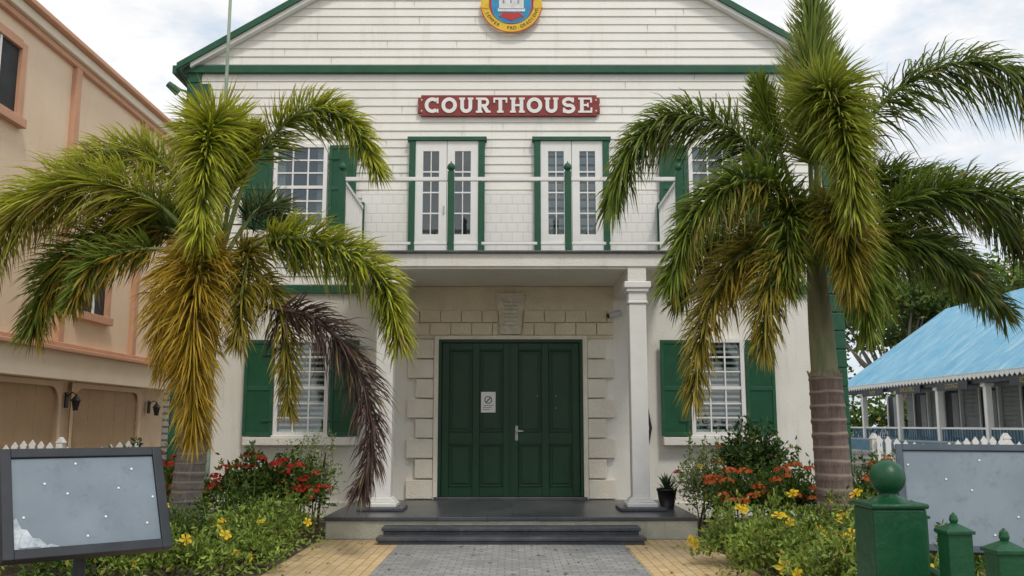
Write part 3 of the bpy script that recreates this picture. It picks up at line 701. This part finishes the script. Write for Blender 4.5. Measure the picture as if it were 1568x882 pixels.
palm('foxtail_palm',(-3.62,10.2,0),(-3.35,10.2,3.15),1.42,.180,.150,'trunkg',[
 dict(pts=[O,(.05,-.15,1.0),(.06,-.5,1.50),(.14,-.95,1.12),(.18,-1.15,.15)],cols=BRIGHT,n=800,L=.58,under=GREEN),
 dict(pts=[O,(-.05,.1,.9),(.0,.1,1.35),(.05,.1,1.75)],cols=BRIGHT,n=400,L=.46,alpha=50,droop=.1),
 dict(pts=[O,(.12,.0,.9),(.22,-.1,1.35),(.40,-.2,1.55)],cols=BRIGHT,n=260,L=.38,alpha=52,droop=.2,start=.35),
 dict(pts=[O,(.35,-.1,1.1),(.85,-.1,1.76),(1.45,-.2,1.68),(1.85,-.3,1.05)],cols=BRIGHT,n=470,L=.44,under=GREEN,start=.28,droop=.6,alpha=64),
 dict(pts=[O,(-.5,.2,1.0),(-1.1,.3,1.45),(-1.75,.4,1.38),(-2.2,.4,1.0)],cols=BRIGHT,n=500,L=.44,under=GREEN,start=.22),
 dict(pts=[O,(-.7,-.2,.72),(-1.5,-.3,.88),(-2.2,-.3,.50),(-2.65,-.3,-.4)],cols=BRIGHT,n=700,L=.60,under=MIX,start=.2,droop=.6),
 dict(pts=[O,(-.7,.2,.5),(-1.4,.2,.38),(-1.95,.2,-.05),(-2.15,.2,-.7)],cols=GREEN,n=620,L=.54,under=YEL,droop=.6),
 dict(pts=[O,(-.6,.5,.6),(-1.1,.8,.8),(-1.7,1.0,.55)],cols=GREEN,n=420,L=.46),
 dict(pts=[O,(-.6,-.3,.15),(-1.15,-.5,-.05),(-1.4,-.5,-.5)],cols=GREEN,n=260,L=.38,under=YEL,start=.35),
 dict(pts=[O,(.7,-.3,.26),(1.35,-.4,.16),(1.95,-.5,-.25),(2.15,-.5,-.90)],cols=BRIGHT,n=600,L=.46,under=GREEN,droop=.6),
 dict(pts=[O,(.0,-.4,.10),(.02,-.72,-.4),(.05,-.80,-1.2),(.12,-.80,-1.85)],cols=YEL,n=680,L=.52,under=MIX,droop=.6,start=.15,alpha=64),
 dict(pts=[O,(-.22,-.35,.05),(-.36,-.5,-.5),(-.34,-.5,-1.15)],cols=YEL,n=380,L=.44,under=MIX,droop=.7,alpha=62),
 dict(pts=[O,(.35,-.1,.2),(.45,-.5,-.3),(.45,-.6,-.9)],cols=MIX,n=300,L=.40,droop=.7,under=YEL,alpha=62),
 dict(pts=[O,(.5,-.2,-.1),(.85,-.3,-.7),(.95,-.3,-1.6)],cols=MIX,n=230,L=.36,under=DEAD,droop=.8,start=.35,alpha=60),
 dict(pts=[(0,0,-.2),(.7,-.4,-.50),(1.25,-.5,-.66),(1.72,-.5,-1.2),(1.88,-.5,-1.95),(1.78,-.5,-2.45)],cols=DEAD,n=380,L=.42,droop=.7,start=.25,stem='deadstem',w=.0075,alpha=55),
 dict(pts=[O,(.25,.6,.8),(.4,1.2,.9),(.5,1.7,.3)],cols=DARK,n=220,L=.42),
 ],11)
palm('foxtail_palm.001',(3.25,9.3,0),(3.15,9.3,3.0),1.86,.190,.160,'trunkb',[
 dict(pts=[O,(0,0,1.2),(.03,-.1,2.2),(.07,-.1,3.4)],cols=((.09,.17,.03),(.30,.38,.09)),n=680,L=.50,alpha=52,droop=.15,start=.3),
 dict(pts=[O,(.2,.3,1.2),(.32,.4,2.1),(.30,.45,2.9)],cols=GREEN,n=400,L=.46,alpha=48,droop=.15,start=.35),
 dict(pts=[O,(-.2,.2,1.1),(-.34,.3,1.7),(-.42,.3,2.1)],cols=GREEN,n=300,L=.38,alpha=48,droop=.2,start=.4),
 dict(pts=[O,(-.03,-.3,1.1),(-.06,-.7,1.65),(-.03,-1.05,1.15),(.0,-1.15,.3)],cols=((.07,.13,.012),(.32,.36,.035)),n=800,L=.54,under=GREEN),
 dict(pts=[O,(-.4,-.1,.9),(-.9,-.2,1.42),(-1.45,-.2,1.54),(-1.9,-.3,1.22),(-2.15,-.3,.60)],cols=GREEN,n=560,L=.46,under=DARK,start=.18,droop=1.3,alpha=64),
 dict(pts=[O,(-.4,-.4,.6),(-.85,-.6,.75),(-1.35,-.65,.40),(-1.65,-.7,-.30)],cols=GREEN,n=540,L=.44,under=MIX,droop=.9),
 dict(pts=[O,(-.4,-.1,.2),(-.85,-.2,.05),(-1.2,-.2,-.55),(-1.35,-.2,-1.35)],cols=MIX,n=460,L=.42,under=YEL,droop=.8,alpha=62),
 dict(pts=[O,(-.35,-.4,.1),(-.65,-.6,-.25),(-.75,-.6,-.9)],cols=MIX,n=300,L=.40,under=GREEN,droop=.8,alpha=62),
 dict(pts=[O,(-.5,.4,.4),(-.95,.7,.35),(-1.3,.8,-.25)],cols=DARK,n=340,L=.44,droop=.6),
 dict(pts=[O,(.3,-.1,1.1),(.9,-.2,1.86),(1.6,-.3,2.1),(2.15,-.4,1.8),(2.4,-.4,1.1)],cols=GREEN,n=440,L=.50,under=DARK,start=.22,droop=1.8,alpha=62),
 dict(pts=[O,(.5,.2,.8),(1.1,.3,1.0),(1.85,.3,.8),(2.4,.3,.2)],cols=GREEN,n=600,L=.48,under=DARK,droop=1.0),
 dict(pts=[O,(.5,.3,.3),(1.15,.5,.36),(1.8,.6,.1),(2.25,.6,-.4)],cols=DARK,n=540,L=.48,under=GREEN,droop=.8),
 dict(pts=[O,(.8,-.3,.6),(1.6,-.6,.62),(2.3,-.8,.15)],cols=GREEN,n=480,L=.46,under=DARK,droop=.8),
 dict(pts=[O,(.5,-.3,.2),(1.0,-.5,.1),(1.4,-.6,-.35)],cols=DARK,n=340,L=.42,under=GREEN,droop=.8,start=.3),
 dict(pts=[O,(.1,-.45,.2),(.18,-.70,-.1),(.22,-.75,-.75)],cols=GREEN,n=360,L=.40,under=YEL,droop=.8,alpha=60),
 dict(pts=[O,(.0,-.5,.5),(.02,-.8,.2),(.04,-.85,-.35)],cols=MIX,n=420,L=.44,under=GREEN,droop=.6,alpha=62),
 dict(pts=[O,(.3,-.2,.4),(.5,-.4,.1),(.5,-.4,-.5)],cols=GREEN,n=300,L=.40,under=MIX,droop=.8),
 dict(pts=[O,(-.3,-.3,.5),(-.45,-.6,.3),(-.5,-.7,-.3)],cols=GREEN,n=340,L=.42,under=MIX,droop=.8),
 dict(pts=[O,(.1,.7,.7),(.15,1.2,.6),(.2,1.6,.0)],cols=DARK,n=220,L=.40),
 ],23)

# ---------------------------------------------------------------- shrubs
def rdir(rr):
    while True:
        v=Vector((rr.uniform(-1,1),rr.uniform(-1,1),rr.uniform(-1,1)))
        if .05<v.length<1: return v.normalized()
def leafclump(mb,c,rad,n,size,cols,rr,aspect=.45,lump=.35,low=0.02):
    off=Vector((rr.uniform(0,50),)*3)
    for i in range(n):
        d=rdir(rr)
        if d.z<-.25: d.z=-d.z*.6
        nz=noise.noise(d*2.3+off)
        r=(rr.random()**.45)*(1+lump*2*nz)
        if rr.random()<.04: r*=1.2
        p=Vector((c[0]+d.x*rad[0]*r,c[1]+d.y*rad[1]*r,c[2]+d.z*rad[2]*r))
        if p.z<low: p.z=low+rr.random()*.08
        q=(d*.6+rdir(rr)+Vector((0,0,.35))).normalized(); s=size*rr.uniform(.6,1.3)
        W=q.cross(rdir(rr)).normalized(); nn=q.cross(W)*s*.12
        m_=len(mb.v); mb.v+=[tuple(p),tuple(p+q*s*.5+W*s*aspect*.5+nn),tuple(p+q*s),tuple(p+q*s*.5-W*s*aspect*.5+nn)]
        mb.f.append((m_,m_+1,m_+2,m_+3)); mb.m.append(0)
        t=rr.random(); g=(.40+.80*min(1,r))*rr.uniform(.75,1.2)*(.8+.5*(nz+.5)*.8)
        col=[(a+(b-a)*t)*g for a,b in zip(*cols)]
        if rr.random()<.03: col=[.30*g,.24*g,.05*g]
        mb.c+=[col]*4
def surf(c,rad,rr,front=True):
    d=rdir(rr); d.z=abs(d.z)*.8+.1
    if front and d.y>0.3: d.y=-d.y
    d.normalize(); return Vector((c[0]+d.x*rad[0],c[1]+d.y*rad[1],c[2]+d.z*rad[2])),d
def yflower(mb,p,n,s,rr):
    n=(n+Vector((rr.uniform(-.7,.7),-.5,rr.uniform(-.1,.5)))).normalized(); a=n.cross(Vector((0,0,1))).normalized(); b=n.cross(a)
    for k in range(5):
        an=k*2*math.pi/5+rr.random()*.2; u=a*math.cos(an)+b*math.sin(an); w=n.cross(u)
        m_=len(mb.v); mb.v+=[tuple(p),tuple(p+u*s*.55+w*s*.36+n*s*.12),tuple(p+u*s*.98+w*s*.1+n*s*.02),tuple(p+u*s*.85-w*s*.32+n*s*.05)]
        mb.f.append((m_,m_+1,m_+2,m_+3)); mb.m.append(0)
        g=rr.uniform(.85,1.1); mb.c+=[(.55*g,.30*g,.01),(.85*g,.60*g,.015),(.88*g,.64*g,.02),(.85*g,.58*g,.015)]
def rcluster(mb,p,s,rr,col):
    for k in range(30):
        d=rdir(rr); d.z=abs(d.z); q=p+Vector((d.x*s,d.y*s,d.z*s*.6)); a=d.cross(rdir(rr)).normalized(); b=d.cross(a); t=s*.26; g=rr.uniform(.7,1.2)
        m_=len(mb.v); mb.v+=[tuple(q+a*t),tuple(q+b*t),tuple(q-a*t),tuple(q-b*t)]; mb.f.append((m_,m_+1,m_+2,m_+3)); mb.m.append(0); mb.c+=[[x*g for x in col]]*4
SG=((.04,.085,.012),(.12,.20,.03)); SL2=((.10,.165,.02),(.25,.33,.06)); SD=((.018,.048,.010),(.055,.11,.02)); SV=((.16,.24,.07),(.38,.42,.20))
RED=(.72,.06,.03); ORR=(.78,.17,.04)
def shrub(name,clumps,seed,yel=0,red=0,redcol=RED,ys=.055):
    rr=random.Random(seed); e=empty(name); mb=MB(); mb.c=[]; mb.mats=['shrubleaf']; mf=MB(); mf.c=[]; mf.mats=['flower']; st=MB()
    for (c,rad,n,size,cols) in clumps:
        leafclump(mb,c,rad,int(n*1.35),size,cols,rr)
        for i in range(5):
            st.tube([(c[0]+rr.uniform(-.05,.05),c[1],0),(c[0]+rr.uniform(-1,1)*rad[0]*.6,c[1]+rr.uniform(-1,1)*rad[1]*.6,c[2]+rad[2]*rr.uniform(.1,.8))],[.012,.005],'deadstem',5)
        for i in range(3):   # loose shoots breaking the outline
            s0=Vector((c[0]+rr.uniform(-.8,.8)*rad[0],c[1]+rr.uniform(-.8,.3)*rad[1],c[2]+rad[2]*.55)); s1=s0+Vector((rr.uniform(-.12,.12),rr.uniform(-.1,.1),rad[2]*rr.uniform(.5,.85)))
            st.tube([s0,s1],[.005,.002],'petiole',4)
            for k in range(14):
                q=s0.lerp(s1,rr.uniform(.2,1)); leafclump(mb,q,(.02,.02,.02),2,size*.8,cols,rr)
        for i in range(yel): p,d=surf(c,[r*1.12 for r in rad],rr); yflower(mf,p,d,ys*rr.uniform(.6,1.15),rr)
        for i in range(red): p,d=surf(c,[r*1.04 for r in rad],rr); rcluster(mf,p,.075*rr.uniform(.6,1.3),rr,redcol)
    make(mb,'leaves',e); make(st,'stems',e)
    if mf.v: make(mf,'flowers',e)
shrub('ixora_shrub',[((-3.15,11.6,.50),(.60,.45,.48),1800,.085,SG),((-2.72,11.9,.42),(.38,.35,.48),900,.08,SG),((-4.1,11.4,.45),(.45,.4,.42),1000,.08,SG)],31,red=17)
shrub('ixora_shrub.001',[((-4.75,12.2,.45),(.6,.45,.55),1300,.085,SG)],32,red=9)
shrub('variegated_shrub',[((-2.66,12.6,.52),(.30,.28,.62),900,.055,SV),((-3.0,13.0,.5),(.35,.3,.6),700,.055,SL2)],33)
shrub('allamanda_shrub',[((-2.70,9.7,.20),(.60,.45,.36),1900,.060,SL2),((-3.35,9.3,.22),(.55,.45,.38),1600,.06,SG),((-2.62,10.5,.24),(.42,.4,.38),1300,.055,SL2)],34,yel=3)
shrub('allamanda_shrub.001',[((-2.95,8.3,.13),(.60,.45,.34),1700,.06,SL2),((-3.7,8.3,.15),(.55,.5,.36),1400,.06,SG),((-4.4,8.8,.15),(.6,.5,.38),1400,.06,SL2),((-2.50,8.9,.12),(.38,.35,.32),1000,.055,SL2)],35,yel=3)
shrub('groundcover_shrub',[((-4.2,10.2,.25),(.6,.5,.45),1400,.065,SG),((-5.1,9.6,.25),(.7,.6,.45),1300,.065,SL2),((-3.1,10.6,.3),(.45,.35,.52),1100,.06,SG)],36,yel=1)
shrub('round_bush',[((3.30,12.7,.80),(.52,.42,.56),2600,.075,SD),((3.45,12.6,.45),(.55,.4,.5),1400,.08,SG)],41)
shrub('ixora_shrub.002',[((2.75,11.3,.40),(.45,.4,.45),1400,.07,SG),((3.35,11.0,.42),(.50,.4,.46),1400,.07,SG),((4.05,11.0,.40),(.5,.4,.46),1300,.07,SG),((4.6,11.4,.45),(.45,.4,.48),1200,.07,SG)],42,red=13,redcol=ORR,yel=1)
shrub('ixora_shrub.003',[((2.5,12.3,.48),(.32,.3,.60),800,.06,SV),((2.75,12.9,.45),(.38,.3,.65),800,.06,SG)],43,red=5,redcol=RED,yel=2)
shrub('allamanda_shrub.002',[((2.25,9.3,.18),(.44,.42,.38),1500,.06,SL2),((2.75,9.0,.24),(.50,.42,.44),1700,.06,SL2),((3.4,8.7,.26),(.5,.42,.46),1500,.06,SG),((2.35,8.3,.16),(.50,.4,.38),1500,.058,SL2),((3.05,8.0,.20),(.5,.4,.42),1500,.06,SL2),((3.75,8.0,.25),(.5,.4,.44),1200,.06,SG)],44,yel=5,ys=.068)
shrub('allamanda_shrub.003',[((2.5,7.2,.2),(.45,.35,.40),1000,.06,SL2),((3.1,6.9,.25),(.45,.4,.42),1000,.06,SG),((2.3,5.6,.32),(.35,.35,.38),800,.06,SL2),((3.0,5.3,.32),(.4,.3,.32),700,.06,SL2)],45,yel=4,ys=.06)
PP=empty('potted_plant'); mb=MB(); mb.lathe([(.09,.267),(.115,.40),(.13,.50),(.14,.50),(.14,.53),(.12,.53),(.11,.49)],2.08,12.5,'black',20); make(mb,'pot',PP,True)
mb=MB(); mb.c=[]; mb.mats=['shrubleaf']; rr=random.Random(5)
for i in range(34):
    a=rr.uniform(0,6.28); el=rr.uniform(.5,1.4); d=Vector((math.cos(a)*math.cos(el),math.sin(a)*math.cos(el),math.sin(el))); L=rr.uniform(.18,.36); p=Vector((2.08,12.5,.49)); W=d.cross(Vector((0,0,1))).normalized()*.014
    q=p+d*L*.6; t=p+d*L-Vector((0,0,.05)); n=len(mb.v); mb.v+=[tuple(x) for x in (p-W,p+W,q+W,q-W,t)]; mb.f+=[(n,n+1,n+2,n+3),(n+3,n+2,n+4)]; mb.m+=[0,0]; mb.c+=[(.03,.07,.02)]*4+[(.10,.14,.04)]
make(mb,'leaves',PP)
# fallen leaflets and debris on the paving
mb=MB(); mb.c=[]; mb.mats=['shrubleaf']; rr=random.Random(91)
for i in range(150):
    x=rr.choice((rr.gauss(-2.0,.35),rr.gauss(2.0,.35),rr.uniform(-1.3,1.3))); y=rr.uniform(5,11); a=rr.uniform(0,3.14); s=rr.uniform(.015,.05)
    if abs(x)>2.28: continue
    ux,uy=math.cos(a)*s,math.sin(a)*s; wx,wy=-uy*.3,ux*.3; z=.016
    n=len(mb.v); mb.v+=[(x-ux,y-uy,z),(x+wx,y+wy,z+.006),(x+ux,y+uy,z),(x-wx,y-wy,z+.002)]; mb.f.append((n,n+1,n+2,n+3)); mb.m.append(0)
    mb.c+=[rr.choice(((.20,.12,.05),(.12,.08,.04),(.16,.17,.05)))]*4
make(mb,'fallen_leaves')

# ---------------------------------------------------------------- background trees
def tree(name,x,y,h,rad,seed,cols,n=5200,low=.55):
    rr=random.Random(seed); e=empty(name); mb=MB()
    mb.tube([(x,y,0),(x+.1,y,h*.3),(x,y,h*.6)],[.32,.24,.12],'trunkg',10)
    C=[]
    for i in range(12):
        a=rr.uniform(0,6.28); r_=rad*rr.uniform(.2,.75); c=Vector((x+math.cos(a)*r_,y+math.sin(a)*r_,h*rr.uniform(low,.88))); C.append(c)
        mb.tube([(x,y,h*.3),((x+c.x)/2,(y+c.y)/2,h*.5),tuple(c)],[.12,.07,.03],'trunkg',6)
    make(mb,'trunk',e)
    ml=MB(); ml.c=[]; ml.mats=['shrubleaf']
    for c in C:
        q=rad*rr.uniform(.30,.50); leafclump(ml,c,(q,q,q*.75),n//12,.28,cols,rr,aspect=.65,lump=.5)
    make(ml,'crown',e)
TG=((.045,.09,.014),(.13,.20,.035))
tree('shade_tree',17,40,8.2,4.4,51,TG); tree('shade_tree.001',22.5,38,9.2,4.8,52,TG,6500); tree('shade_tree.002',14.2,46,7.4,3.8,53,TG,low=.25); tree('shade_tree.003',28,44,9.5,5,54,TG)
tree('shade_tree.004',19.5,46,8.6,4.8,55,SG)
e=empty('background_hedge'); ml=MB(); ml.c=[]; ml.mats=['shrubleaf']; rr=random.Random(77)
for i in range(14): leafclump(ml,(8+i*1.6,36+rr.uniform(-1,1),rr.uniform(.8,2.0)),(1.6,1.2,1.5),900,.22,SG,rr,aspect=.6,lump=.4)
for i in range(6): leafclump(ml,(-16+i*1.8,34+rr.uniform(-1,1),1.5),(1.6,1.2,1.6),600,.22,SG,rr,aspect=.6,lump=.4)
make(ml,'leaves',e)

# ---------------------------------------------------------------- light
sd=Vector((-.32,.72,-1.15)).normalized(); el=math.asin(-sd.z); az=math.atan2(-sd.x,-sd.y)
L=bpy.data.lights.new('sun','SUN'); L.energy=1.5; L.angle=math.radians(10); L.color=(1,.94,.85)
lo=bpy.data.objects.new('sun',L); scene.collection.objects.link(lo); lo.rotation_euler=sd.to_track_quat('-Z','Y').to_euler()
W=bpy.data.worlds.new('World'); scene.world=W; W.use_nodes=True; nt=W.node_tree; bg=nt.nodes['Background']; bg.inputs[1].default_value=.15
sk=nt.nodes.new('ShaderNodeTexSky'); sk.sky_type='NISHITA'; sk.sun_disc=False; sk.sun_elevation=el; sk.sun_rotation=az; sk.air_density=1.2; sk.dust_density=1.5
tc=nt.nodes.new('ShaderNodeTexCoord'); mp=nt.nodes.new('ShaderNodeMapping'); mp.inputs['Scale'].default_value=(1,1,2.2); mp.inputs['Location'].default_value=(.3,.1,.4)
nt.links.new(tc.outputs['Generated'],mp.inputs[0])
f1=noisen(nt,mp.outputs[0],4.2,6,.62,.34,.55); f2=noisen(nt,mp.outputs[0],5.5,5,.6,.3,.7)
cl=mixn(nt,(5.9,6.0,6.2),(7.4,7.3,7.2),f2)
blue=mixn(nt,sk.outputs[0],(4.3,5.1,6.0),.8)
out=mixn(nt,blue,cl,f1); nt.links.new(out,bg.inputs[0])

# ---------------------------------------------------------------- camera
cam=bpy.data.cameras.new('camera'); cam.lens=32.0; cam.sensor_width=36; cam.clip_end=1500; cam.clip_start=.05
co=bpy.data.objects.new('camera',cam); scene.collection.objects.link(co); co.location=(0,0,H); co.rotation_euler=(math.radians(90+8.53),0,0); scene.camera=co
